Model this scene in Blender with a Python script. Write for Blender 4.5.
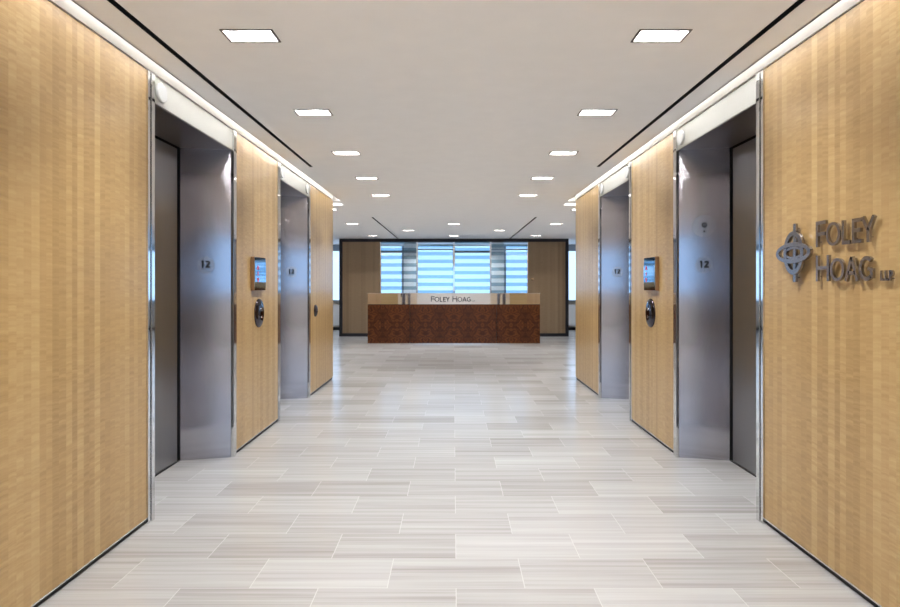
import bpy, bmesh, math
from mathutils import Vector, Matrix

for o in list(bpy.data.objects):
    bpy.data.objects.remove(o, do_unlink=True)
S = bpy.context.scene
C = S.collection

# ------------------------------------------------------------------ camera, sky, exposure
cd = bpy.data.cameras.new('camera')
cam = bpy.data.objects.new('camera', cd)
C.objects.link(cam)
cam.location = (-0.012, 0, 1.41)
cam.rotation_euler = (math.radians(90), 0, 0)
cd.sensor_width = 36
cd.lens = 24
cd.shift_x = -3.5 / 900
cd.shift_y = -18.5 / 900
cd.clip_start = 0.05
S.camera = cam

S.view_settings.view_transform = 'Standard'
S.view_settings.look = 'None'
S.view_settings.gamma = 1
S.view_settings.exposure = 0.64
S.view_settings.use_curve_mapping = False

W = bpy.data.worlds.new('daylight')
S.world = W
W.use_nodes = True
bg = W.node_tree.nodes['Background']
bg.inputs['Color'].default_value = (0.53, 0.68, 1.0, 1)
bg.inputs['Strength'].default_value = 1.55

LAMP = (0.97, 0.98, 1.0)
DOWN_W = 16.0        # watts per recessed downlight
COVE_W = 9.0        # watts per metre of cove strip
CH = 2.682           # ceiling height
WX = 1.822            # half width of the elevator hall
CE = 1.72            # ceiling edge at the cove
END = 9.01           # where the hall opens to the lobby
BACK = -5.0
NEAR = -1.2          # the hall opens again behind the viewer
EXT = 18.8           # outer wall
LX = 6.5             # half width of lobby
LE = 9.11            # lobby side edge of the cove gap


def area_light(name, loc, direction, sx, sy, watts, color=LAMP, portal=False, parent=None, spread=180):
    ld = bpy.data.lights.new(name, 'AREA')
    ld.shape = 'RECTANGLE'
    ld.size = sx
    ld.size_y = sy
    ld.energy = watts
    ld.color = color
    ld.spread = math.radians(spread)
    if portal:
        ld.cycles.is_portal = True
    lo = bpy.data.objects.new(name, ld)
    C.objects.link(lo)
    lo.rotation_euler = Vector(direction).to_track_quat('-Z', 'Y').to_euler()
    lo.location = loc
    if parent:
        lo.parent = parent
        lo.location = Vector(loc) - parent.location
    return lo


# cove strips run along both sides of the hall above the ceiling edge
for s in (-1, 1):
    for (a, b) in ((NEAR, 0.4), (0.4, 4.8), (4.8, 9.0)):
        o = area_light('cove_lamp', (s * 1.695, (a + b) / 2, CH + 0.14), (s, 0, -0.9), b - a, 0.02, COVE_W * (b - a))
        # long side along Y
        o.rotation_euler = Matrix((Vector((0, 1, 0)), Vector((0, 1, 0)).cross(Vector((s, 0, -0.9)).normalized()).normalized() * -1,
                                   -Vector((s, 0, -0.9)).normalized())).transposed().to_euler()
    area_light('cove_lamp', (s * 4.2, LE + 0.06, CH + 0.12), (0, -1, -0.25), 4.2, 0.02, COVE_W * 2.5)
# daylight portals
area_light('portal', (0, EXT - 0.05, 1.7), (0, -1, 0), 12.8, 1.6, 1, portal=True)
area_light('portal', (0, BACK + 0.05, 1.75), (0, 1, 0), 6.2, 1.6, 1, portal=True)

# ------------------------------------------------------------------ helpers


def nb():
    return bmesh.new()


def box(bm, x0, x1, y0, y1, z0, z1):
    if x0 > x1: x0, x1 = x1, x0
    if y0 > y1: y0, y1 = y1, y0
    v = [bm.verts.new(p) for p in ((x0, y0, z0), (x1, y0, z0), (x1, y1, z0), (x0, y1, z0),
                                   (x0, y0, z1), (x1, y0, z1), (x1, y1, z1), (x0, y1, z1))]
    for f in ((0, 3, 2, 1), (4, 5, 6, 7), (0, 1, 5, 4), (1, 2, 6, 5), (2, 3, 7, 6), (3, 0, 4, 7)):
        bm.faces.new([v[i] for i in f])
    return v


def prism(bm, pts, z0, z1):
    """vertical prism over a plan outline"""
    a = [bm.verts.new((p[0], p[1], z0)) for p in pts]
    b = [bm.verts.new((p[0], p[1], z1)) for p in pts]
    n = len(pts)
    for i in range(n):
        bm.faces.new((a[i], a[(i + 1) % n], b[(i + 1) % n], b[i]))
    bm.faces.new(list(reversed(a)))
    bm.faces.new(b)


def slab(bm, pts, o, u, v, n, d0, d1):
    """outline pts (2D) on the plane o,u,v extruded along n from d0 to d1"""
    o, u, v, n = Vector(o), Vector(u), Vector(v), Vector(n)
    a = [bm.verts.new(o + u * p[0] + v * p[1] + n * d0) for p in pts]
    b = [bm.verts.new(o + u * p[0] + v * p[1] + n * d1) for p in pts]
    k = len(pts)
    for i in range(k):
        bm.faces.new((a[i], a[(i + 1) % k], b[(i + 1) % k], b[i]))
    bm.faces.new(list(reversed(a)))
    bm.faces.new(b)


def ring(bm, outer, inner, o, u, v, n, d0, d1):
    o, u, v, n = Vector(o), Vector(u), Vector(v), Vector(n)
    P = lambda p, d: bm.verts.new(o + u * p[0] + v * p[1] + n * d)
    A0 = [P(p, d0) for p in outer]; A1 = [P(p, d1) for p in outer]
    B0 = [P(p, d0) for p in inner]; B1 = [P(p, d1) for p in inner]
    k = len(outer)
    for i in range(k):
        j = (i + 1) % k
        bm.faces.new((A0[i], A0[j], A1[j], A1[i]))
        bm.faces.new((B1[i], B1[j], B0[j], B0[i]))
        bm.faces.new((A1[i], A1[j], B1[j], B1[i]))
        bm.faces.new((A0[j], A0[i], B0[i], B0[j]))


def ell(cx, cy, rx, ry, n=40, a0=0, a1=360):
    full = abs(a1 - a0) >= 360
    m = n if full else n + 1
    return [(cx + rx * math.cos(math.radians(a0 + (a1 - a0) * i / n)),
             cy + ry * math.sin(math.radians(a0 + (a1 - a0) * i / n))) for i in range(m)]


def band(bm, pts, w, o, u, v, n, d0, d1):
    """open stroke of width w along pts"""
    L, R = [], []
    for i, p in enumerate(pts):
        a = Vector(pts[max(i - 1, 0)]); b = Vector(pts[min(i + 1, len(pts) - 1)])
        t = (b - a).normalized()
        nn = Vector((-t.y, t.x))
        k = 1.0
        if 0 < i < len(pts) - 1:
            t1 = (Vector(p) - a).normalized(); t2 = (b - Vector(p)).normalized()
            c = max(0.5, math.sqrt(max(0.0, (1 + t1.dot(t2)) / 2)))
            k = 1 / c
        L.append(Vector(p) + nn * w / 2 * k); R.append(Vector(p) - nn * w / 2 * k)
    o, u, v, n = Vector(o), Vector(u), Vector(v), Vector(n)
    P = lambda p, d: bm.verts.new(o + u * p.x + v * p.y + n * d)
    l0 = [P(p, d0) for p in L]; l1 = [P(p, d1) for p in L]
    r0 = [P(p, d0) for p in R]; r1 = [P(p, d1) for p in R]
    k = len(pts)
    for i in range(k - 1):
        bm.faces.new((l0[i], l0[i + 1], l1[i + 1], l1[i]))
        bm.faces.new((r1[i], r1[i + 1], r0[i + 1], r0[i]))
        bm.faces.new((l1[i], l1[i + 1], r1[i + 1], r1[i]))
        bm.faces.new((l0[i + 1], l0[i], r0[i], r0[i + 1]))
    bm.faces.new((l0[0], l1[0], r1[0], r0[0]))
    bm.faces.new((r0[-1], r1[-1], l1[-1], l0[-1]))


def obj(name, bm, m, parent=None, bevel=0, label=None, smooth=False):
    bmesh.ops.recalc_face_normals(bm, faces=bm.faces)
    root = parent
    while root is not None and root.parent is not None:
        root = root.parent
    if root is not None:
        bmesh.ops.translate(bm, verts=bm.verts, vec=-root.location)
    me = bpy.data.meshes.new(name)
    bm.to_mesh(me)
    bm.free()
    me.materials.append(m)
    o = bpy.data.objects.new(name, me)
    C.objects.link(o)
    if parent is not None:
        o.parent = parent
    if bevel:
        b = o.modifiers.new('bevel', 'BEVEL')
        b.width = bevel
        b.segments = 2
        b.limit_method = 'ANGLE'
    if smooth:
        for p in me.polygons:
            p.use_smooth = True
    if label:
        o['label'] = label
    return o


def thing(name, label, cat, loc, group=None):
    o = bpy.data.objects.new(name, None)
    C.objects.link(o)
    o.empty_display_size = 0.1
    o.location = loc
    o['label'] = label
    o['category'] = cat
    if group:
        o['group'] = group
    return o


def struct(o):
    o['kind'] = 'structure'
    return o


# ------------------------------------------------------------------ materials


class NT:
    def __init__(self, name):
        self.m = bpy.data.materials.new(name)
        self.m.use_nodes = True
        self.t = self.m.node_tree
        self.b = self.t.nodes['Principled BSDF']
        self.out = self.t.nodes['Material Output']

    def n(self, typ, **kw):
        nd = self.t.nodes.new(typ)
        for k, v in kw.items():
            setattr(nd, k, v)
        return nd

    def l(self, a, b):
        self.t.links.new(a, b)

    def put(self, sock, v):
        if hasattr(v, 'is_output'):
            self.l(v, sock)
        else:
            sock.default_value = v

    def math(self, op, a, b=0.0, c=None):
        nd = self.n('ShaderNodeMath', operation=op)
        self.put(nd.inputs[0], a)
        self.put(nd.inputs[1], b)
        if c is not None:
            self.put(nd.inputs[2], c)
        return nd.outputs[0]

    def comb(self, x, y, z):
        nd = self.n('ShaderNodeCombineXYZ')
        for i, v in enumerate((x, y, z)):
            self.put(nd.inputs[i], v)
        return nd.outputs[0]

    def noise(self, vec, scale=1.0, detail=2.0, rough=0.5, dist=0.0):
        nd = self.n('ShaderNodeTexNoise')
        self.l(vec, nd.inputs['Vector'])
        nd.inputs['Scale'].default_value = scale
        nd.inputs['Detail'].default_value = detail
        nd.inputs['Roughness'].default_value = rough
        nd.inputs['Distortion'].default_value = dist
        return nd.outputs[0]

    def white(self, vec):
        nd = self.n('ShaderNodeTexWhiteNoise', noise_dimensions='3D')
        self.l(vec, nd.inputs['Vector'])
        return nd.outputs['Value']

    def mix(self, f, a, b, blend='MIX'):
        nd = self.n('ShaderNodeMix', data_type='RGBA', blend_type=blend)
        self.put(nd.inputs[0], f)
        for s_, v in ((nd.inputs[6], a), (nd.inputs[7], b)):
            if isinstance(v, tuple):
                v = (*v, 1) if len(v) == 3 else v
            self.put(s_, v)
        return nd.outputs[2]

    def ramp(self, f, stops):
        nd = self.n('ShaderNodeValToRGB')
        self.l(f, nd.inputs[0])
        e = nd.color_ramp.elements
        while len(e) < len(stops):
            e.new(0.5)
        for i, (p, c) in enumerate(stops):
            e[i].position = p
            e[i].color = (*c, 1)
        return nd.outputs[0]

    def pos(self):
        g = self.n('ShaderNodeNewGeometry')
        sp = self.n('ShaderNodeSeparateXYZ')
        self.l(g.outputs['Position'], sp.inputs[0])
        return sp.outputs[0], sp.outputs[1], sp.outputs[2]


def plain(name, col, rough=0.5, metal=0.0, spec=0.5, emit=None, estr=0.0):
    t = NT(name)
    t.b.inputs['Base Color'].default_value = (*col, 1)
    t.b.inputs['Roughness'].default_value = rough
    t.b.inputs['Metallic'].default_value = metal
    t.b.inputs['Specular IOR Level'].default_value = spec
    if emit:
        t.b.inputs['Emission Color'].default_value = (*emit, 1)
        t.b.inputs['Emission Strength'].default_value = estr
    # faint procedural unevenness
    x, y, z = t.pos()
    nz = t.noise(t.comb(x, y, z), 6.0, 2.0)
    c2 = tuple(c * 0.94 for c in col)
    t.l(t.mix(nz, (*col, 1), (*c2, 1)), t.b.inputs['Base Color'])
    return t.m


def wood(name, axis, a, b, c, rough=0.32, slip=4.4, curl=1.0, coat=0.25):
    """sliced veneer: vertical slips with cross figure; axis = horizontal axis the wall runs along"""
    t = NT(name)
    x, y, z = t.pos()
    h = y if axis == 'y' else x
    vo = t.n('ShaderNodeTexVoronoi', voronoi_dimensions='1D', feature='F1')
    vo.inputs['Randomness'].default_value = 0.3
    t.l(t.math('MULTIPLY', h, slip), vo.inputs['W'])
    sp = t.n('ShaderNodeSeparateColor')
    t.l(vo.outputs['Color'], sp.inputs[0])
    rnd = sp.outputs[0]
    rnd2 = sp.outputs[1]
    # book matched figure: horizontal distance from slip centre
    loc = t.math('ABSOLUTE', t.math('SUBTRACT', t.math('MULTIPLY', h, slip), vo.outputs['W']))
    # cross fire (curl), tilted a little
    wob = t.noise(t.comb(t.math('MULTIPLY', h, 1.2), t.math('MULTIPLY', z, 1.2), 0.0), 1.0, 2.0)
    zz = t.math('ADD', t.math('MULTIPLY', z, 62.0), t.math('MULTIPLY', loc, 1.5))
    zz = t.math('ADD', zz, t.math('MULTIPLY', wob, 7.0))
    fig = t.noise(t.comb(t.math('MULTIPLY', h, 2.6), zz, t.math('MULTIPLY', rnd, 30.0)), 1.0, 3.0, 0.6)
    grain = t.noise(t.comb(t.math('MULTIPLY', h, 160.0), t.math('MULTIPLY', z, 2.2), rnd), 1.0, 2.0)
    broad = t.noise(t.comb(t.math('MULTIPLY', h, 14.0), t.math('MULTIPLY', z, 0.7), rnd), 1.0, 2.0)
    amount = t.noise(t.comb(t.math('MULTIPLY', h, 2.0), t.math('MULTIPLY', z, 0.9), 7.0), 1.0, 1.0)
    f = t.math('MULTIPLY', t.math('SUBTRACT', fig, 0.5), t.math('MULTIPLY', t.math('ADD', amount, 0.1), 1.7 * curl))
    f = t.math('ADD', f, t.math('MULTIPLY', t.math('SUBTRACT', grain, 0.5), 0.14))
    f = t.math('ADD', f, t.math('MULTIPLY', t.math('SUBTRACT', broad, 0.5), 0.2))
    f = t.math('ADD', f, t.math('MULTIPLY', t.math('SUBTRACT', rnd2, 0.5), 0.5))
    f = t.math('ADD', f, 0.5)
    col = t.ramp(f, ((0.1, a), (0.5, b), (0.9, c)))
    t.l(col, t.b.inputs['Base Color'])
    t.b.inputs['Roughness'].default_value = rough
    t.b.inputs['Specular IOR Level'].default_value = 0.4
    t.b.inputs['Coat Weight'].default_value = coat
    t.b.inputs['Coat Roughness'].default_value = 0.18
    return t.m


def steel(name, col, rough, aniso=0.75, vertical_spread=True):
    t = NT(name)
    x, y, z = t.pos()
    g = t.noise(t.comb(t.math('MULTIPLY', x, 500.0), t.math('MULTIPLY', y, 500.0), t.math('MULTIPLY', z, 3.0)), 1.0, 2.0)
    c2 = tuple(c * 0.86 for c in col)
    t.l(t.mix(g, (*col, 1), (*c2, 1)), t.b.inputs['Base Color'])
    t.b.inputs['Metallic'].default_value = 1
    t.b.inputs['Roughness'].default_value = rough
    t.b.inputs['Anisotropic'].default_value = aniso
    tg = t.n('ShaderNodeTangent', direction_type='RADIAL', axis='Z')
    t.l(tg.outputs[0], t.b.inputs['Tangent'])
    return t.m


M = {}
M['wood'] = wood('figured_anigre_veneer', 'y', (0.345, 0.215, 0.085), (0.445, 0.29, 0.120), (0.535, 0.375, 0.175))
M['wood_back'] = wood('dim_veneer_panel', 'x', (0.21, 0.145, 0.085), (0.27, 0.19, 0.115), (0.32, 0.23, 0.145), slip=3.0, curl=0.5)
M['wood_x'] = wood('anigre_veneer_cross', 'x', (0.36, 0.215, 0.10), (0.46, 0.285, 0.14), (0.53, 0.34, 0.18), slip=3.0, curl=0.5)
M['steel'] = steel('brushed_stainless', (0.50, 0.485, 0.52), 0.16, 0.9)
M['steel_door'] = steel('brushed_stainless_door', (0.42, 0.44, 0.475), 0.30, 0.85)
M['chrome'] = plain('polished_stainless', (0.78, 0.78, 0.78), 0.06, 1.0)
M['mirror'] = plain('mirror_stainless', (0.80, 0.79, 0.79), 0.03, 1.0)
M['letter'] = steel('letter_metal', (0.40, 0.375, 0.38), 0.18, 0.3)
M['white'] = plain('white_paint', (0.80, 0.77, 0.73), 0.7)
M['ceiling'] = plain('ceiling_paint', (0.93, 0.915, 0.90), 0.85, spec=0.2)
M['cove'] = plain('cove_white', (0.86, 0.83, 0.78), 0.8, spec=0.2)
M['black'] = plain('black_reveal', (0.008, 0.008, 0.009), 0.6)
M['frame'] = plain('blackened_frame', (0.008, 0.009, 0.016), 0.6)
M['transom'] = plain('satin_glass', (0.46, 0.455, 0.41), 0.4)
M['lens'] = plain('frosted_lens', (0.60, 0.60, 0.59), 0.2)
M['ink'] = plain('black_ink', (0.01, 0.01, 0.01), 0.4)
M['dark_mirror'] = plain('dark_polished_metal', (0.07, 0.06, 0.07), 0.08, 1.0)
M['bronze'] = plain('oak_toned_edge', (0.30, 0.16, 0.07), 0.4)
M['display'] = plain('display_glass', (0.40, 0.56, 0.68), 0.06, 1.0)
M['red'] = plain('red_segment', (0.6, 0.02, 0.03), 0.4, emit=(1, 0.15, 0.25), estr=0.12)
M['grey_ink'] = plain('dark_grey_letter', (0.045, 0.045, 0.055), 0.35)
M['radiator'] = plain('white_enamel', (0.75, 0.77, 0.78), 0.4)
M['reflector'] = plain('lamp_reflector', (0.13, 0.13, 0.13), 0.35)
M['trim'] = plain('fixture_trim', (0.10, 0.085, 0.075), 0.5, 0.0)
M['head'] = steel('brushed_head_lining', (0.22, 0.20, 0.20), 0.35, 0.5)
M['alu'] = plain('window_aluminium', (0.30, 0.36, 0.42), 0.4, 0.3)
M['column'] = plain('column_paint', (0.85, 0.87, 0.88), 0.7)

# disc of clear acrylic
t = NT('clear_acrylic')
tr = t.n('ShaderNodeBsdfTransparent'); gl = t.n('ShaderNodeBsdfGlossy'); mx = t.n('ShaderNodeMixShader')
tr.inputs[0].default_value = (0.965, 0.965, 0.97, 1)
gl.inputs['Roughness'].default_value = 0.25
x, y, z = t.pos()
nz = t.noise(t.comb(x, y, z), 3.0)
t.l(t.math('ADD', 0.17, t.math('MULTIPLY', nz, 0.02)), mx.inputs[0])
t.l(tr.outputs[0], mx.inputs[1]); t.l(gl.outputs[0], mx.inputs[2]); t.l(mx.outputs[0], t.out.inputs[0])
M['acrylic'] = t.m

# outer glazing
t = NT('outer_glass')
tr = t.n('ShaderNodeBsdfTransparent'); gl = t.n('ShaderNodeBsdfGlossy'); mx = t.n('ShaderNodeMixShader')
x, y, z = t.pos()
nz = t.noise(t.comb(x, y, z), 0.6)
t.l(t.mix(nz, (0.84, 0.94, 0.96), (0.88, 0.96, 0.98)), tr.inputs[0])
gl.inputs['Roughness'].default_value = 0.03
mx.inputs[0].default_value = 0.06
t.l(tr.outputs[0], mx.inputs[1]); t.l(gl.outputs[0], mx.inputs[2]); t.l(mx.outputs[0], t.out.inputs[0])
M['glass'] = t.m


def banded_glass(name, phase, pitch=0.212):
    """glass with horizontal bands of blue film, clear in between"""
    t = NT(name)
    x, y, z = t.pos()
    q = t.math('FRACT', t.math('DIVIDE', t.math('SUBTRACT', z, phase), pitch))
    tri = t.math('ABSOLUTE', t.math('SUBTRACT', q, 0.5))          # 0 in the middle of a clear band
    st = t.n('ShaderNodeMapRange', interpolation_type='SMOOTHSTEP')
    t.l(tri, st.inputs[0])
    st.inputs[1].default_value = 0.24
    st.inputs[2].default_value = 0.30
    fine = t.noise(t.comb(t.math('MULTIPLY', x, 0.3), 0.0, t.math('MULTIPLY', z, 14.0)), 1.0, 2.0)
    film = t.mix(fine, (0.50, 0.63, 0.70), (0.62, 0.74, 0.80))
    clear = t.mix(fine, (0.84, 0.91, 0.95), (0.93, 0.97, 0.99))
    c = t.mix(st.outputs[0], clear, film)
    # the head of each pane is darker film
    hd = t.n('ShaderNodeMapRange', interpolation_type='SMOOTHSTEP')
    t.l(z, hd.inputs[0])
    hd.inputs[1].default_value = 2.05
    hd.inputs[2].default_value = 2.12
    c = t.mix(t.math('MULTIPLY', hd.outputs[0], 0.12), c, (0.55, 0.68, 0.76))
    tr = t.n('ShaderNodeBsdfTransparent'); gl = t.n('ShaderNodeBsdfGlossy'); mx = t.n('ShaderNodeMixShader')
    t.l(c, tr.inputs[0])
    gl.inputs['Roughness'].default_value = 0.05
    mx.inputs[0].default_value = 0.06
    t.l(tr.outputs[0], mx.inputs[1]); t.l(gl.outputs[0], mx.inputs[2]); t.l(mx.outputs[0], t.out.inputs[0])
    return t.m


M['band_a'] = banded_glass('banded_glass_high', 0.055)
M['band_b'] = banded_glass('banded_glass_low', 0.155)

# floor: 24 x 12 inch stone tiles in half bond, veins running across the hall
t = NT('vein_cut_limestone')
x, y, z = t.pos()
TW, TD = 0.641, 0.3048
ry = t.math('DIVIDE', t.math('SUBTRACT', y, 0.046), TD)
row = t.math('FLOOR', ry)
half = t.math('MULTIPLY', t.math('FLOORED_MODULO', t.math('ADD', row, 1.0), 2.0), 0.5)
cx = t.math('ADD', t.math('DIVIDE', t.math('SUBTRACT', x, 0.0), TW), t.math('ADD', half, 0.5))
cx = t.math('SUBTRACT', cx, 0.0)
col_ = t.math('FLOOR', cx)
r1 = t.white(t.comb(col_, row, 1.0))
r2 = t.white(t.comb(col_, row, 5.0))
fx = t.math('FRACT', cx)
fy = t.math('FRACT', ry)
dx = t.math('MULTIPLY', t.math('MINIMUM', fx, t.math('SUBTRACT', 1.0, fx)), TW)
dy = t.math('MULTIPLY', t.math('MINIMUM', fy, t.math('SUBTRACT', 1.0, fy)), TD)
joint_x = t.math('LESS_THAN', dx, 0.0021)
joint_y = t.math('LESS_THAN', dy, 0.0016)
joint = t.math('MAXIMUM', joint_x, t.math('MULTIPLY', joint_y, 0.7))
off = t.math('MULTIPLY', r2, 40.0)
v1 = t.noise(t.comb(t.math('ADD', t.math('MULTIPLY', x, 0.45), off), t.math('ADD', t.math('MULTIPLY', y, 32.0), off), 0.0), 1.0, 4.0, 0.6)
v2 = t.noise(t.comb(t.math('ADD', t.math('MULTIPLY', x, 0.4), off), t.math('ADD', t.math('MULTIPLY', y, 9.0), off), 3.0), 1.0, 2.0)
v3 = t.noise(t.comb(t.math('MULTIPLY', x, 3.0), t.math('MULTIPLY', y, 150.0), 3.0), 1.0, 2.0)
f = t.math('ADD', t.math('MULTIPLY', t.math('SUBTRACT', v1, 0.5), 1.25), t.math('MULTIPLY', t.math('SUBTRACT', r1, 0.5), 0.38))
f = t.math('ADD', f, t.math('MULTIPLY', t.math('SUBTRACT', v2, 0.5), 0.7))
f = t.math('ADD', f, t.math('MULTIPLY', t.math('SUBTRACT', v3, 0.5), 0.25))
f = t.math('ADD', f, 0.5)
stone = t.ramp(f, ((0.05, (0.30, 0.284, 0.268)), (0.45, (0.41, 0.401, 0.39)), (0.95, (0.51, 0.504, 0.497))))
full = t.mix(t.math('MULTIPLY', joint, 0.6), stone, (0.60, 0.59, 0.58))
t.l(full, t.b.inputs['Base Color'])
rg = t.math('ADD', 0.15, t.math('MULTIPLY', v3, 0.12))
t.l(rg, t.b.inputs['Roughness'])
t.b.inputs['Specular IOR Level'].default_value = 0.55
M['floor'] = t.m

# burl veneer, book matched both ways
t = NT('walnut_burl_veneer')
x, y, z = t.pos()
px = t.math('PINGPONG', t.math('ADD', x, 10.20), 0.34)
pz = t.math('PINGPONG', t.math('ADD', z, 0.0), 0.455)
n1 = t.noise(t.comb(px, pz, 0.7), 4.5, 3.0, 0.55, 1.2)
n2 = t.noise(t.comb(px, pz, 3.7), 26.0, 3.0, 0.6, 0.8)
rings = t.math('SINE', t.math('MULTIPLY', n1, 38.0))
f = t.math('ADD', t.math('MULTIPLY', rings, 0.16), t.math('MULTIPLY', n2, 0.35))
f = t.math('ADD', f, t.math('MULTIPLY', n1, 0.75))
f = t.math('SUBTRACT', f, 0.05)
t.l(t.ramp(f, ((0.12, (0.022, 0.005, 0.002)), (0.5, (0.085, 0.024, 0.007)), (0.85, (0.18, 0.056, 0.013)))), t.b.inputs['Base Color'])
t.b.inputs['Roughness'].default_value = 0.3
t.b.inputs['Coat Weight'].default_value = 0.08
t.b.inputs['Specular IOR Level'].default_value = 0.25
t.b.inputs['Coat Roughness'].default_value = 0.15
M['burl'] = t.m

# ------------------------------------------------------------------ shell
E_C = (4.26, 6.855)
EHS = (0.722, 0.70)
OUT = 2.38                     # back of hall wall build-up

bm = nb()
box(bm, -LX, LX, BACK, EXT, -0.1, 0)
struct(obj('floor', bm, M['floor']))

LIGHTS = []
for y in (-4.2, -3.2, -2.2, -1.01, 0.35, 1.71, 3.07, 4.43, 5.79, 7.15, 8.51):  # rows beyond the hall behind the viewer are unseen, added to light the rear wall
    LIGHTS += [(-1.045, y - 0.01), (1.045, y - 0.01)]
LOB = []
for (x_, y_) in ((-2.1, 10.1), (2.1, 10.1), (-4.2, 10.1), (4.2, 10.1), (-2.12, 12.49), (0, 12.49), (2.13, 12.49), (-1.06, 13.96), (1.06, 13.96),
                 (-4.2, 12.49), (4.2, 12.49), (-2.1, 15.45), (0, 15.5), (2.1, 15.45)):
    LOB.append((x_, y_))
LOB += [(-2.6, 17.7), (-0.9, 17.7), (0.9, 17.7), (2.6, 17.7)]  # unseen, added to brighten the columns behind the banded glass
LOB += [(x_, y_) for x_ in (-3.2, 3.2) for y_ in (-4.2, -2.2)]  # unseen side pairs, added so the rear space looks bright in reflections
LIGHTS += LOB
HW, HD = 0.124, 0.07
SLOTS = []
for s in (-1, 1):
    SLOTS.append((s * 1.542, -0.9, 6.46))
    SLOTS.append((s * 1.535, 11.25, 16.42))
SWD = 0.018

holes = [(x_ - HW, x_ + HW, y_ - HD, y_ + HD) for x_, y_ in LIGHTS]
COVES = [(-LX, -1.76, 9.31, 9.58), (1.74, LX, 9.31, 9.58)]
holes += COVES
holes += [(sx - SWD, sx + SWD, a, b) for sx, a, b in SLOTS]
xs = sorted(set([-LX, LX, -CE, CE] + [h[0] for h in holes] + [h[1] for h in holes]))
ys = sorted(set([BACK, EXT, LE, NEAR - 0.1] + [h[2] for h in holes] + [h[3] for h in holes]))
bm = nb()
vc = {}


def gv(x, y):
    k = (round(x, 5), round(y, 5))
    if k not in vc:
        vc[k] = bm.verts.new((x, y, CH))
    return vc[k]


for i in range(len(xs) - 1):
    for j in range(len(ys) - 1):
        mx_, my_ = (xs[i] + xs[i + 1]) / 2, (ys[j] + ys[j + 1]) / 2
        if NEAR - 0.1 < my_ < LE and abs(mx_) > CE:
            continue
        if any(h[0] < mx_ < h[1] and h[2] < my_ < h[3] for h in holes):
            continue
        bm.faces.new((gv(xs[i], ys[j]), gv(xs[i], ys[j + 1]), gv(xs[i + 1], ys[j + 1]), gv(xs[i + 1], ys[j])))
# edge lip of the cove
for s in (-1, 1):
    box(bm, s * (CE - 0.012), s * CE, NEAR - 0.1, LE, CH, CH + 0.012)
    box(bm, s * CE, s * LX, LE, LE + 0.012, CH, CH + 0.03)
ce = obj('ceiling', bm, M['ceiling'])
struct(ce)
# normals of the sheet look down
me = ce.data
# slab above everything keeps outside light out
bm = nb()
box(bm, -LX - 0.1, LX + 0.1, BACK - 0.1, EXT + 0.1, CH + 0.20, CH + 0.26)
struct(obj('ceiling_slab', bm, M['cove']))

for k, (a, b, c, d) in enumerate(COVES):
    bm = nb()
    box(bm, a, b, c, d, CH + 0.10, CH + 0.11)
    box(bm, a, b, c - 0.004, c, CH, CH + 0.11)
    box(bm, a, b, d, d + 0.004, CH, CH + 0.11)
    box(bm, b if k == 0 else a - 0.004, b + 0.004 if k == 0 else a, c, d, CH, CH + 0.11)
    struct(obj('trim_%d' % (4 + k), bm, M['cove']))
    area_light('slot_lamp', ((a + b) / 2, (c + d) / 2, CH + 0.09), (0, 0, -1), b - a - 0.1, 0.04, 22)
# long walls of the hall with the returns that face the lobby
TOP = 2.680
for s, nm in ((-1, 'wall_left'), (1, 'wall_right')):
    segs = [(NEAR, E_C[0] - EHS[0]), (E_C[0] + EHS[0], E_C[1] - EHS[1]), (E_C[1] + EHS[1], END)]
    bm = nb()
    for a, b in segs:
        box(bm, s * WX, s * OUT, a, b, 0.028, TOP)
    w = struct(obj(nm, bm, M['wood']))
    bm = nb()
    box(bm, s * (OUT), s * LX, END - 0.1, END, 0.028, TOP)
    box(bm, s * (OUT), s * LX, NEAR, NEAR + 0.1, 0.028, TOP)
    obj('lobby_panelling', bm, M['wood_x'], w)
    # black reveal below and above the veneer
    bm = nb()
    for a, b in segs:
        box(bm, s * (WX + 0.012), s * OUT, a + (0 if a == NEAR else 0.004), b - 0.004, 0.0, 0.028)
        box(bm, s * (WX + 0.012), s * OUT, a + (0 if a == NEAR else 0.004), b - 0.004, TOP, TOP + 0.012)
    box(bm, s * OUT, s * LX, END - 0.1, END - 0.012, 0.0, 0.028)
    box(bm, s * OUT, s * LX, END - 0.1, END - 0.012, TOP, TOP + 0.012)
    obj('reveal', bm, M['black'], w)
    # thin steel edge along the foot of the veneer
    bm = nb()
    for a, b in segs:
        box(bm, s * (WX - 0.002), s * (WX), a, b, 0.028, 0.036)
    obj('edge_strip', bm, M['chrome'], w)
    # white cove wall above
    bm = nb()
    box(bm, s * WX, s * OUT, NEAR, END, TOP + 0.012, CH + 0.20)
    box(bm, s * OUT, s * LX, NEAR, NEAR + 0.1, TOP + 0.012, CH + 0.20)
    box(bm, s * OUT, s * LX, END - 0.1, END, TOP + 0.012, CH + 0.20)
    struct(obj('trim_1' if s < 0 else 'trim_2', bm, M['cove']))
    # outer side wall of lobby
    bm = nb()
    box(bm, s * LX, s * (LX + 0.1), END - 0.1, EXT, 0, CH + 0.20)
    box(bm, s * LX, s * (LX + 0.1), BACK, NEAR + 0.1, 0, CH + 0.20)
    struct(obj('wall_lobby_left' if s < 0 else 'wall_lobby_right', bm, M['white']))

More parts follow.
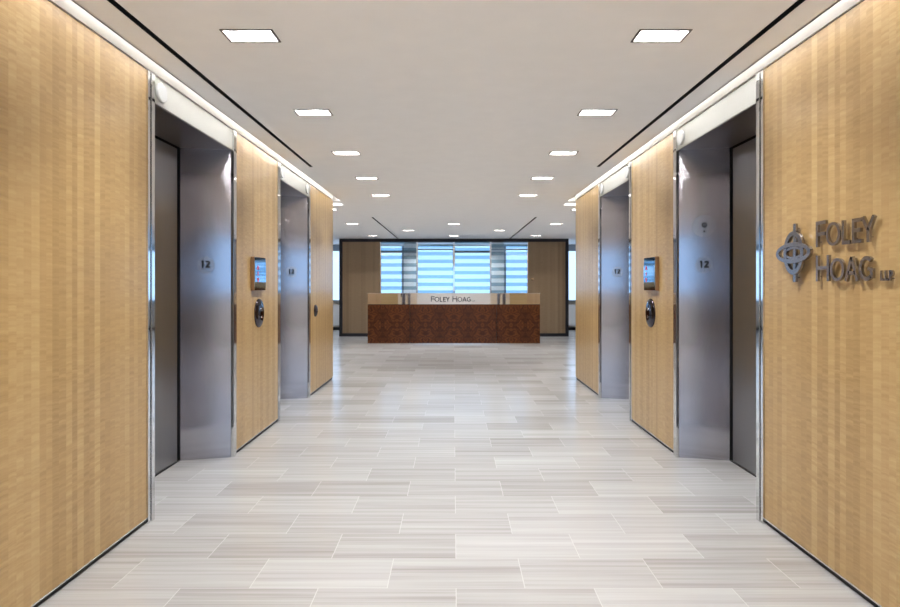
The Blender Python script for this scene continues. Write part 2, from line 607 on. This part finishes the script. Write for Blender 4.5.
# unseen wall behind the camera; ribbon window put in to feed reflections and daylight
bm = nb()
z0, z1 = 1.2, 2.56
box(bm, -LX, LX, BACK - 0.1, BACK, 0, z0)
box(bm, -LX, LX, BACK - 0.1, BACK, z1, CH + 0.2)
box(bm, -LX, -3.0, BACK - 0.1, BACK, z0, z1)
box(bm, 3.0, LX, BACK - 0.1, BACK, z0, z1)
struct(obj('wall_front', bm, M['white']))
bm = nb()
box(bm, -3.0, 3.0, BACK - 0.06, BACK - 0.05, z0, z1)
w5 = struct(obj('window_5', bm, M['glass']))
bm = nb()
for mx_ in (-2.98, -1.8, -0.6, 0.6, 1.8, 2.98):
    box(bm, mx_ - 0.02, mx_ + 0.02, BACK - 0.09, BACK - 0.061, z0, z1)
obj('window_frame', bm, M['alu'], w5)

# outer wall behind the reception
z0, z1 = 0.94, 2.63
bm = nb()
box(bm, -LX, LX, EXT, EXT + 0.12, 0, z0)
box(bm, -LX, LX, EXT, EXT + 0.12, z1, CH + 0.2)
struct(obj('wall_back', bm, M['white']))
bm = nb()
box(bm, -LX, LX, EXT + 0.05, EXT + 0.06, z0, z1)
w6 = struct(obj('window_6', bm, M['glass']))
bm = nb()
k = -6.4
while k <= 6.4:
    box(bm, k - 0.035, k + 0.035, EXT + 0.0, EXT + 0.049, z0, z1)
    k += 1.6
box(bm, -LX, -3.2, EXT - 0.02, EXT, 2.47, 2.67)
box(bm, 3.2, LX, EXT - 0.02, EXT, 2.47, 2.67)
obj('window_frame', bm, M['alu'], w6)
bm = nb()
box(bm, -LX, LX, EXT - 0.16, EXT, z0 - 0.03, z0)
obj('window_sill', bm, M['alu'], w6)
bm = nb()
box(bm, -LX, LX, EXT - 0.02, EXT, 0, 0.09)
struct(obj('baseboard_back', bm, M['frame']))
for s in (-1, 1):
    bm = nb()
    box(bm, s * 1.12, s * 1.52, EXT - 0.62, EXT - 0.17, 0, CH)
    cl = obj('column', bm, M['column'], bevel=0.01)
    struct(cl)
# radiators under the outer windows, visible through the side gaps
for s, sd in ((-1, 'left'), (1, 'right')):
    r = thing('radiator', 'white radiator below the outer window, in the gap %s of the black frame' % sd, 'radiator', (s * 4.2, EXT - 0.09, 0), 'radiators below the outer windows')
    bm = nb()
    box(bm, s * 3.3, s * 5.1, EXT - 0.12, EXT - 0.03, 0.14, 0.80)
    obj('casing', bm, M['radiator'], r, bevel=0.008)
    bm = nb()
    for i in range(29):
        xx = s * (3.36 + i * 0.06)
        box(bm, xx - 0.012, xx + 0.012, EXT - 0.13, EXT - 0.12, 0.18, 0.74)
    obj('fins', bm, M['radiator'], r)
    for q in (3.45, 4.95):
        bm = nb()
        box(bm, s * q - 0.02, s * q + 0.02, EXT - 0.11, EXT - 0.06, 0.0, 0.14)
        obj('leg', bm, M['radiator'], r)

# ------------------------------------------------------------------ framed partition behind the desk
PY = 16.45
PX = 3.145
PZ = 2.68
bm = nb()
box(bm, -PX, -PX + 0.085, PY, PY + 0.30, 0, PZ)
box(bm, PX - 0.085, PX, PY, PY + 0.30, 0, PZ)
box(bm, -PX + 0.085, PX - 0.085, PY, PY + 0.30, PZ - 0.085, PZ)
box(bm, -PX + 0.085, PX - 0.085, PY, PY + 0.30, 0, 0.085)
struct(obj('trim_3', bm, M['frame']))
GX = (-2.027, -1.012, 0.0, 1.008, 2.04)
wp = []
bm = nb()
box(bm, -PX + 0.085, GX[0], PY + 0.03, PY + 0.25, 0.085, PZ - 0.085)
box(bm, GX[4], PX - 0.085, PY + 0.03, PY + 0.25, 0.085, PZ - 0.085)
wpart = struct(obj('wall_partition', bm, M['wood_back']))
bm = nb()
slab(bm, ell(0, 0, 0.03, 0.03, 20), (2.155, PY + 0.03, 1.575), (1, 0, 0), (0, 0, 1), (0, -1, 0), 0, 0.025)
obj('lock_cylinder', bm, M['chrome'], wpart, label='small round silver lock on the right wood panel')
for i in range(4):
    bm = nb()
    box(bm, GX[i] + 0.022, GX[i + 1] - 0.022, PY + 0.12, PY + 0.132, 0.085, PZ - 0.085)
    w_ = struct(obj('window_%d' % (i + 1), bm, M['band_a' if i % 2 == 0 else 'band_b']))
    bm = nb()
    ppx = GX[i] if i else GX[i]
    box(bm, ppx - 0.022 + (0.022 if i == 0 else 0), ppx + 0.022, PY + 0.04, PY + 0.22, 0.085, PZ - 0.085)
    if i == 3:
        box(bm, GX[4] - 0.022, GX[4], PY + 0.04, PY + 0.22, 0.085, PZ - 0.085)
    obj('post', bm, M['chrome'], w_)
    # dark shade rail near the head of each pane
    bm = nb()
    zr = 2.30 if i % 2 == 0 else 2.38
    box(bm, GX[i] + 0.022, GX[i + 1] - 0.022, PY + 0.14, PY + 0.17, zr, zr + (0.06 if i % 2 == 0 else 0.035))
    obj('shade_rail', bm, M['alu'], w_)

# ------------------------------------------------------------------ elevator entrances


def glyph(bm, ch, x0, y0, w, h, sw, F):
    """letter made of strokes inside the cell x0..x0+w, y0..y0+h"""
    B = lambda pts: band(bm, [(x0 + p[0], y0 + p[1]) for p in pts], sw, *F)
    s = sw / 2
    if ch == 'F':
        B([(s, 0), (s, h)]); B([(sw, h - s), (w, h - s)]); B([(sw, h * .50), (w * .92, h * .50)])
    elif ch == 'E':
        B([(s, 0), (s, h)]); B([(sw, h - s), (w, h - s)]); B([(sw, h * .52), (w * .92, h * .52)]); B([(sw, s), (w, s)])
    elif ch == 'L':
        B([(s, 0), (s, h)]); B([(sw, s), (w, s)])
    elif ch == 'O':
        ring(bm, ell(x0 + w / 2, y0 + h / 2, w / 2, h / 2), ell(x0 + w / 2, y0 + h / 2, w / 2 - sw, h / 2 - sw * .8), *F)
    elif ch == 'Y':
        B([(s, h), (w / 2, h * .46), (w / 2, 0)]); B([(w - s, h), (w / 2, h * .46)])
    elif ch == 'H':
        B([(s, 0), (s, h)]); B([(w - s, 0), (w - s, h)]); B([(sw, h * .52), (w - sw, h * .52)])
    elif ch == 'A':
        B([(s * .9, 0), (w / 2, h)]); B([(w - s * .9, 0), (w / 2, h)]); B([(w * .24, h * .34), (w * .76, h * .34)])
    elif ch == 'G':
        B(ell(w * .54, h / 2, w * .54 - s, h / 2 - s, 26, 48, 312)); B([(w - s, h * .10), (w - s, h * .50)]); B([(w * .62, h * .48), (w - sw, h * .48)])
    elif ch == 'P':
        B([(s, 0), (s, h)]); B([(sw, h - s)] + ell(w * .45, h * .70, w * .55 - s, h * .30 - s, 12, 90, -90) + [(sw, h * .40 + s)])
    elif ch == '1':
        B([(w * .55, 0), (w * .55, h)]); B([(w * .18, h * .80), (w * .50, h - s * .7)])
    elif ch == '2':
        B(ell(w * .5, h * .70, w * .5 - s, h * .30 - s, 16, 165, -40) + [(s * 1.6, s * 1.6)]); B([(s * .4, s), (w, s)])


def elevator(s, yc, lanterns, label, keyhole, side_word, which):
    EH = EHS[which]
    y0, y1 = yc - EH, yc + EH
    xw = s * WX
    root = thing('elevator_entrance', label, 'elevator', (xw, yc, 0), 'brushed steel elevator entrances')
    HZ = 2.515
    xi = s * 2.205
    # jambs: splayed brushed steel
    for k_, (ya, yb) in enumerate(((y0, 1), (y1, -1))):
        bm = nb()
        prism(bm, [(s * (WX + 0.012), ya + yb * 0.072), (xi, ya + yb * 0.165), (xi, ya + yb * 0.002), (s * (WX + 0.012), ya + yb * 0.002)], 0, HZ)
        jm = obj('jamb', bm, M['steel'], root)
        # polished edge profiles: two ribs with a groove
        bm = nb()
        lo, hi = sorted((ya + yb * 0.002, ya + yb * 0.024))
        box(bm, s * (WX - 0.010), s * (WX + 0.011), lo, hi, 0, TOP)
        lo, hi = sorted((ya + yb * 0.036, ya + yb * 0.072))
        box(bm, s * (WX - 0.014), s * (WX + 0.011), lo, hi, 0, TOP)
        lo, hi = sorted((ya + yb * 0.024, ya + yb * 0.036))
        box(bm, s * (WX + 0.001), s * (WX + 0.011), lo, hi, 0, TOP)
        obj('edge_profile', bm, M['chrome'], root, bevel=0.002, label='polished steel edge strip')
        if k_ == 1:
            # plates fixed on the far jamb
            pa = Vector((s * (WX + 0.012), ya + yb * 0.072, 0)); pb = Vector((xi, ya + yb * 0.165, 0))
            mid = (pa + pb) / 2
            u = (pb - pa).normalized() * s
            n = Vector((0, 0, 1)).cross(u)
            if n.y > 0: n = -n
            # reading direction is left to right in view
            up = Vector((0, 0, 1))
            o_ = mid + up * 1.572
            bm = nb()
            slab(bm, ell(0, 0, 0.066, 0.066, 40), o_, u, up, n, 0.0005, 0.008)
            pl = obj('floor_number_plate', bm, M['acrylic'], jm, label='clear round plate with a black 12')
            bm = nb()
            ring(bm, ell(0, 0, 0.0685, 0.0685, 40), ell(0, 0, 0.0662, 0.0662, 40), o_, u, up, n, 0.0005, 0.0082)
            obj('plate_rim', bm, M['acrylic'], jm)
            bm = nb()
            glyph(bm, '1', -0.036, -0.022, 0.026, 0.056, 0.013, (o_, u, up, n, 0.0085, 0.0125))
            glyph(bm, '2', -0.004, -0.022, 0.038, 0.056, 0.013, (o_, u, up, n, 0.0085, 0.0125))
            obj('number', bm, M['ink'], jm)
            if keyhole:
                o_ = mid + up * 1.889
                bm = nb()
                slab(bm, ell(0, 0, 0.088, 0.088, 40), o_, u, up, n, 0.0005, 0.008)
                obj('key_switch_plate', bm, M['acrylic'], jm, label='larger clear round plate with a key switch')
                bm = nb()
                ring(bm, ell(0, 0.006, 0.020, 0.020, 24), ell(0, 0.006, 0.011, 0.011, 24), o_, u, up, n, 0.0085, 0.0125)
                box_ = [(-0.004, 0.0), (0.004, 0.0), (0.004, 0.012), (-0.004, 0.012)]
                slab(bm, box_, o_, u, up, n, 0.0085, 0.011)
                obj('key_switch', bm, M['ink'], jm)
                bm = nb()
                slab(bm, ell(0, -0.046, 0.007, 0.007, 12), o_, u, up, n, 0.0085, 0.011)
                obj('indicator_dot', bm, M['ink'], jm)
    # head
    bm = nb()
    prism(bm, [(s * (WX + 0.012), y0 + 0.074), (s * (WX + 0.012), y1 - 0.074), (xi, y1 - 0.166), (xi, y0 + 0.166)], HZ - 0.004, HZ + 0.05)
    obj('head_lining', bm, M['head'], root)
    # transom of satin glass
    bm = nb()
    box(bm, s * (WX + 0.001), s * (WX + 0.010), y0 + 0.073, y1 - 0.073, HZ, TOP - 0.002)
    tz = obj('transom_panel', bm, M['transom'], root, label='cream satin glass panel above the opening')
    for lp in lanterns:
        yy = (y0 + 0.165) if lp == 'near' else (y1 - 0.165)
        bm = nb()
        slab(bm, ell(0, 0, 0.060, 0.060, 40), (s * (WX + 0.001), yy, 2.594), (0, 1, 0), (0, 0, 1), (-s, 0, 0), 0.0005, 0.020)
        obj('hall_lantern', bm, M['lens'], tz, bevel=0.006, label='round frosted arrival lamp')
    # doors
    bm = nb()
    box(bm, s * 2.26, s * (OUT - 0.002), y0 + 0.004, y1 - 0.004, 0, TOP - 0.01)
    box(bm, s * 2.206, s * 2.26, y0 + 0.004, y0 + 0.164, 0, HZ)
    box(bm, s * 2.206, s * 2.26, y1 - 0.164, y1 - 0.004, 0, HZ)
    obj('shaft_lining', bm, M['black'], root)
    for a, b in ((y0 + 0.168, yc - 0.002), (yc + 0.002, y1 - 0.195)):
        bm = nb()
        box(bm, s * 2.217, s * 2.259, a, b, 0.012, HZ - 0.018)
        dp = obj('door_panel', bm, M['steel_door'], root)
        if a > yc:
            bm = nb()
            slab(bm, ell(0, 0, 0.008, 0.008, 16), (s * 2.217, yc + 0.13, 2.05), (0, 1, 0), (0, 0, 1), (-s, 0, 0), 0.0003, 0.002)
            obj('release_keyhole', bm, M['ink'], dp)
    bm = nb()
    box(bm, s * 2.206, s * 2.216, y0 + 0.167, y1 - 0.167, 0.0005, 0.006)
    obj('sill', bm, M['black'], root)
    return root


elevator(-1, E_C[0], ('near',), 'elevator entrance nearest the viewer in the left wood wall', False, 'left', 0)
elevator(-1, E_C[1], ('near', 'far'), 'elevator entrance farther down the left wood wall, beyond the screen and oval call plate', False, 'left', 1)
elevator(1, E_C[0], ('far',), 'elevator entrance beside the metal logo, with two round plates on its jamb', True, 'right', 0)
elevator(1, E_C[1], ('near', 'far'), 'elevator entrance farther down the right wood wall, its jamb showing one round 12 plate', False, 'right', 1)

# ------------------------------------------------------------------ indicators and call stations


def indicator(s, label):
    yc, zc = 5.51, 1.512
    r = thing('floor_indicator', label, 'display', (s * WX, yc, zc), 'floor indicator screens')
    F = ((s * WX, yc, zc), (0, s * -1, 0), (0, 0, 1), (-s, 0, 0))
    bm = nb()
    slab(bm, [(-.158, -.152), (.158, -.152), (.158, .152), (-.158, .152)], *F, 0.0005, 0.034)
    obj('housing', bm, M['bronze'], r, bevel=0.002)
    bm = nb()
    # front glass slightly bowed
    n_ = 8
    o_, u, v, n = [Vector(q) for q in F]
    rows = []
    for i in range(n_ + 1):
        zz = -0.150 + 0.300 * i / n_
        d = 0.0345 + 0.006 * (1 - (2 * i / n_ - 1) ** 2)
        rows.append([bm.verts.new(o_ + u * xx + v * zz + n * d) for xx in (-0.156, 0.156)] + [bm.verts.new(o_ + u * xx + v * zz + n * 0.0341) for xx in (-0.156, 0.156)])
    for i in range(n_):
        a, b = rows[i], rows[i + 1]
        bm.faces.new((a[0], a[1], b[1], b[0])); bm.faces.new((a[2], b[2], b[3], a[3]))
        bm.faces.new((a[0], b[0], b[2], a[2])); bm.faces.new((a[1], a[3], b[3], b[1]))
    bm.faces.new((rows[0][0], rows[0][2], rows[0][3], rows[0][1]))
    bm.faces.new((rows[-1][0], rows[-1][1], rows[-1][3], rows[-1][2]))
    sc = obj('screen', bm, M['display'], r, label='mirrored blue screen')
    bm = nb()
    xo = -0.075
    for sg in (1, -1):
        band(bm, [(xo - .022, sg * .038), (xo, sg * .070), (xo + .022, sg * .038)], 0.006, *F, 0.0405, 0.043)
    band(bm, [(xo, -.018), (xo, .018)], 0.007, *F, 0.0405, 0.043)
    obj('red_symbols', bm, M['red'], sc, label='red up and down arrows with the digit between')
    return r


indicator(-1, 'blue mirrored floor indicator screen on the left wall, above the oval call plate')
indicator(1, 'blue mirrored floor indicator screen on the right wall, above the oval call plate')


def call_plate(s, yc, zc, rad, label, buttons=2):
    r = thing('call_button_plate', label, 'elevator call button', (s * WX, yc, zc), 'elevator call plates')
    o_, u, v, n = Vector((s * WX, yc, zc)), Vector((0, 1, 0)), Vector((0, 0, 1)), Vector((-s, 0, 0))
    bm = nb()
    rings_ = []
    for (rr, d) in ((1.0, 0.0005), (1.0, 0.008), (0.94, 0.016), (0.75, 0.024), (0.45, 0.030)):
        rings_.append([bm.verts.new(o_ + u * p[0] + v * p[1] + n * d) for p in ell(0, 0, rad * .93 * rr, rad * rr, 40)])
    for i in range(len(rings_) - 1):
        for k in range(40):
            j = (k + 1) % 40
            bm.faces.new((rings_[i][k], rings_[i][j], rings_[i + 1][j], rings_[i + 1][k]))
    bm.faces.new(rings_[-1]); bm.faces.new(list(reversed(rings_[0])))
    obj('plate', bm, M['dark_mirror'], r, smooth=True)
    for q in ((0.034, -0.034) if buttons == 2 else (0.0,)):
        bm = nb()
        slab(bm, ell(0, q * rad / 0.134, 0.014 * rad / .134, 0.014 * rad / .134, 20), o_, u, v, n, 0.0305, 0.036)
        obj('button', bm, M['chrome'], r, bevel=0.001)


call_plate(-1, 5.57, 1.15, 0.134, 'dark polished oval call plate with two buttons, between the elevators on the left wall')
call_plate(1, 5.57, 1.15, 0.134, 'dark polished oval call plate with two buttons, between the elevators on the right wall')
call_plate(-1, 7.84, 1.075, 0.080, 'small polished oval call plate on the last wood panel of the left wall', 1)

# ------------------------------------------------------------------ wall sign, right
lg = thing('wall_logo', 'brushed metal emblem of crossed ellipses on a rod, left of the large letters', 'logo', (WX, 3.180, 1.58))
F = ((WX, 3.180, 1.58), (0, -1, 0), (0, 0, 1), (-1, 0, 0))
bm = nb(); slab(bm, [(-.011, -.155), (.011, -.155), (.011, .155), (-.011, .155)], *F, 0.014, 0.030)
obj('rod', bm, M['letter'], lg, bevel=0.002)
bm = nb(); ring(bm, ell(0, 0, .092, .116, 56), ell(0, 0, .066, .090, 56), *F, 0.018, 0.036)
obj('upright_ellipse', bm, M['letter'], lg, bevel=0.0015)
bm = nb(); ring(bm, ell(0, 0, .160, .056, 56), ell(0, 0, .132, .033, 56), *F, 0.022, 0.040)
obj('wide_ellipse', bm, M['letter'], lg, bevel=0.0015)
bm = nb(); ring(bm, ell(0, 0, .086, .034, 48), ell(0, 0, .070, .020, 48), *F, 0.016, 0.034)
obj('inner_ellipse', bm, M['letter'], lg, bevel=0.001)
for q in (-.13, .13):
    bm = nb()
    slab(bm, ell(0, q, .004, .004, 12), *F, 0.0005, 0.014)
    obj('stand_off', bm, M['letter'], lg)

LAY1 = [(a_, b_ * .93, c_ * .915, d_ * .97) for a_, b_, c_, d_ in [('F', 0, .088, .132), ('O', .086, .118, .116), ('L', .214, .064, .116), ('E', .290, .070, .116), ('Y', .356, .098, .116)]]
LAY2 = [(a_, b_ * .94, c_ * .93, d_ * .97) for a_, b_, c_, d_ in [('H', 0, .112, .132), ('O', .120, .112, .113), ('A', .234, .100, .113), ('G', .338, .096, .113)]]
LLP = [('L', .448, .020, .044), ('L', .473, .020, .044), ('P', .498, .024, .044)]
names = 'letter'
ws = thing('lettering', 'raised metal letters FOLEY HOAG LLP on the right wood wall beside the emblem', 'sign', (WX, 2.8, 1.395))
for (lay, zb) in ((LAY1, 1.598), (LAY2, 1.428), (LLP, 1.428)):
    for ch, u0, w_, h_ in lay:
        bm = nb()
        sw = 0.0172 if lay is not LLP else 0.0085
        glyph(bm, ch, u0, 0, w_, h_, sw, ((WX, 2.998, zb), (0, -1, 0), (0, 0, 1), (-1, 0, 0), 0.012, 0.024 if lay is not LLP else 0.021))
        slab(bm, ell(u0 + sw * .5 if ch not in 'OAYG' else u0 + w_ / 2, h_ - sw * .5 if ch in 'OGA' else h_ * .2,   .003, .003, 10), (WX, 2.998, zb), (0, -1, 0), (0, 0, 1), (-1, 0, 0), 0.0005, 0.0125)
        obj('letter', bm, M['letter'], ws)

# ------------------------------------------------------------------ reception desk
DY = 14.3
dk = thing('reception_desk', 'long burl wood reception desk with mirrored steel band, in front of the banded windows', 'desk', (0.01, DY + 0.4, 0))
DX0, DX1 = -2.057, 2.049
c1, c2 = -1.049, 1.015
for a, b in ((DX0, c1 - .004), (c1 + .004, c2 - .004), (c2 + .004, DX1)):
    bm = nb()
    box(bm, a, b, DY, DY + 0.03, 0.022, 0.940)
    obj('front_panel', bm, M['burl'], dk, bevel=0.002)
for a in (DX0, DX1 - 0.03):
    bm = nb()
    box(bm, a, a + 0.03, DY + 0.031, DY + 0.80, 0.022, 0.940)
    obj('side_panel', bm, M['burl'], dk)
bm = nb()
box(bm, DX0 + 0.05, DX1 - 0.05, DY + 0.04, DY + 0.75, 0, 0.022)
obj('plinth', bm, M['chrome'], dk)
bm = nb()
box(bm, DX0 + 0.031, DX1 - 0.031, DY + 0.031, DY + 0.039, 0.022, 0.940)
obj('backing', bm, M['ink'], dk)
bm = nb()
box(bm, DX0 + .01, DX1 - .01, DY + 0.012, DY + 0.25, 0.940, 0.950)
obj('shadow_gap', bm, M['ink'], dk)
bm = nb()
box(bm, DX0, DX1, DY - 0.004, DY + 0.26, 0.950, 1.204)
bnd = obj('mirror_band', bm, M['mirror'], dk, label='mirror polished steel band')
bm = nb()
box(bm, DX0 - 0.004, DX1 + 0.004, DY - 0.008, DY + 0.30, 1.204, 1.218)
obj('transaction_top', bm, M['chrome'], dk, bevel=0.002)
bm = nb()
box(bm, DX0 + 0.031, DX1 - 0.031, DY + 0.27, DY + 0.78, 0.72, 0.75)
obj('worktop', bm, M['burl'], dk)
F = ((-0.55, DY - 0.004, 1.014), (1, 0, 0), (0, 0, 1), (0, -1, 0), 0.0005, 0.006)
for lay, du in ((LAY1, 0.0), (LAY2, 0.505)):
    for ch, u0, w_, h_ in lay:
        bm = nb()
        glyph(bm, ch, du * 1.02 + u0 * 1.07, 0, w_ * 1.06, h_, 0.0185, F)
        obj('letter', bm, M['grey_ink'], bnd, label='dark grey letter %s' % ch)
for q, ch in ((0.975, 'L'), (1.0, 'L'), (1.025, 'P')):
    bm = nb()
    glyph(bm, ch, q, 0, .017, .034, 0.005, F)
    obj('letter', bm, M['grey_ink'], bnd, label='tiny grey letter %s' % ch)

# ------------------------------------------------------------------ downlights
rows = {}
for i, (x_, y_) in enumerate(LIGHTS):
    lob = i >= len(LIGHTS) - len(LOB)
    if lob:
        side = 'above the lobby'
        if abs(y_ - 10.1) < .1:
            lab = 'small rectangular recessed downlight just past the end of the %s hall wall' % ('left' if x_ < 0 else 'right')
        elif abs(y_ - 12.49) < .1:
            lab = {-1: 'left of the three lobby downlights in the row before the desk', 0: 'middle of the three lobby downlights in the row before the desk', 1: 'right of the three lobby downlights in the row before the desk'}[0 if x_ == 0 else (1 if x_ > 0 else -1)]
        elif abs(y_ - 13.96) < .1:
            lab = 'downlight directly above the desk, on the %s' % ('left' if x_ < 0 else 'right')
        else:
            lab = {-1: 'left of the three downlights nearest the black frame', 0: 'middle of the three downlights nearest the black frame', 1: 'right of the three downlights nearest the black frame'}[0 if x_ == 0 else (1 if x_ > 0 else -1)]
        grp = 'downlights in the lobby ceiling'
        if y_ < 0:
            lab = 'unseen downlight added in the space behind the viewer'
        if y_ > 17:
            lab = 'unseen downlight added over the passage behind the banded glass'
        if abs(x_) > 3 and y_ > 0:
            lab = 'lobby downlight hidden behind the %s hall wall' % ('left' if x_ < 0 else 'right')
    else:
        k = round((y_ - 3.07) / 1.36)
        o_ = ['nearest the viewer', 'second nearest the viewer', 'third from the viewer, in the middle', 'fourth from the viewer, second from the end', 'last, at the lobby end']
        lab = '%s row of hall downlights, the one %s' % ('left' if x_ < 0 else 'right', o_[k] if k >= 0 else 'unseen, behind the viewer')
        grp = 'recessed downlights in the hall ceiling'
    r = thing('recessed_downlight', lab, 'ceiling light', (x_, y_, CH), grp)
    # trim flange
    bm = nb()
    g = 0.008
    F = ((x_, y_, CH), (1, 0, 0), (0, 1, 0), (0, 0, -1), 0.0005, 0.004)
    rect = lambda a, b: [(-a, -b), (a, -b), (a, b), (-a, b)]
    ring(bm, rect(HW + g, HD + g), rect(HW - 0.004, HD - 0.004), *F)
    ring(bm, rect(HW - 0.0005, HD - 0.0005), rect(HW - 0.004, HD - 0.004), *F[:4], -0.022, 0.0005)
    obj('trim_ring', bm, M['trim'], r)
    # reflector: box open at the bottom, walls leaning inward
    bm = nb()
    zt = CH + 0.10
    a = [bm.verts.new((x_ + p[0], y_ + p[1], CH + 0.0225)) for p in rect(HW - .004, HD - .004)]
    b = [bm.verts.new((x_ + p[0], y_ + p[1], zt)) for p in rect(HW - 0.025, HD - 0.015)]
    for q in range(4):
        bm.faces.new((a[q], a[(q + 1) % 4], b[(q + 1) % 4], b[q]))
    bm.faces.new(b)
    obj('reflector', bm, M['reflector'], r)
    area_light('lamp', (x_, y_, zt - 0.012), (0, 0, -1), 2 * (HW - 0.045), 2 * (HD - 0.03), DOWN_W, parent=r, spread=150)

# air slots
for i, (sx, a, b) in enumerate(SLOTS):
    sd = 'left' if sx < 0 else 'right'
    pl_ = 'of the hall, ending near the second elevator' if b < 8 else 'of the lobby, running to the black frame'
    r = thing('air_slot', '%s black air slot in the %s ceiling' % (sd, 'hall' if b < 8 else 'lobby'), 'air vent', (sx, (a + b) / 2, CH), 'linear ceiling air slots')
    bm = nb()
    x0, x1 = sx - SWD, sx + SWD
    box(bm, x0, x1, a, b, CH + 0.05, CH + 0.055)
    box(bm, x0, x0 + 0.002, a, b, CH, CH + 0.05)
    box(bm, x1 - 0.002, x1, a, b, CH, CH + 0.05)
    box(bm, x0 + 0.002, x1 - 0.002, a, a + 0.002, CH, CH + 0.05)
    box(bm, x0 + 0.002, x1 - 0.002, b - 0.002, b, CH, CH + 0.05)
    obj('slot_channel', bm, M['black'], r)
    bm = nb()
    for q in (x0 - 0.003, x1):
        box(bm, q, q + 0.003, a, b, CH - 0.002, CH - 0.0003)
    obj('edge_bead', bm, M['ceiling'], r)
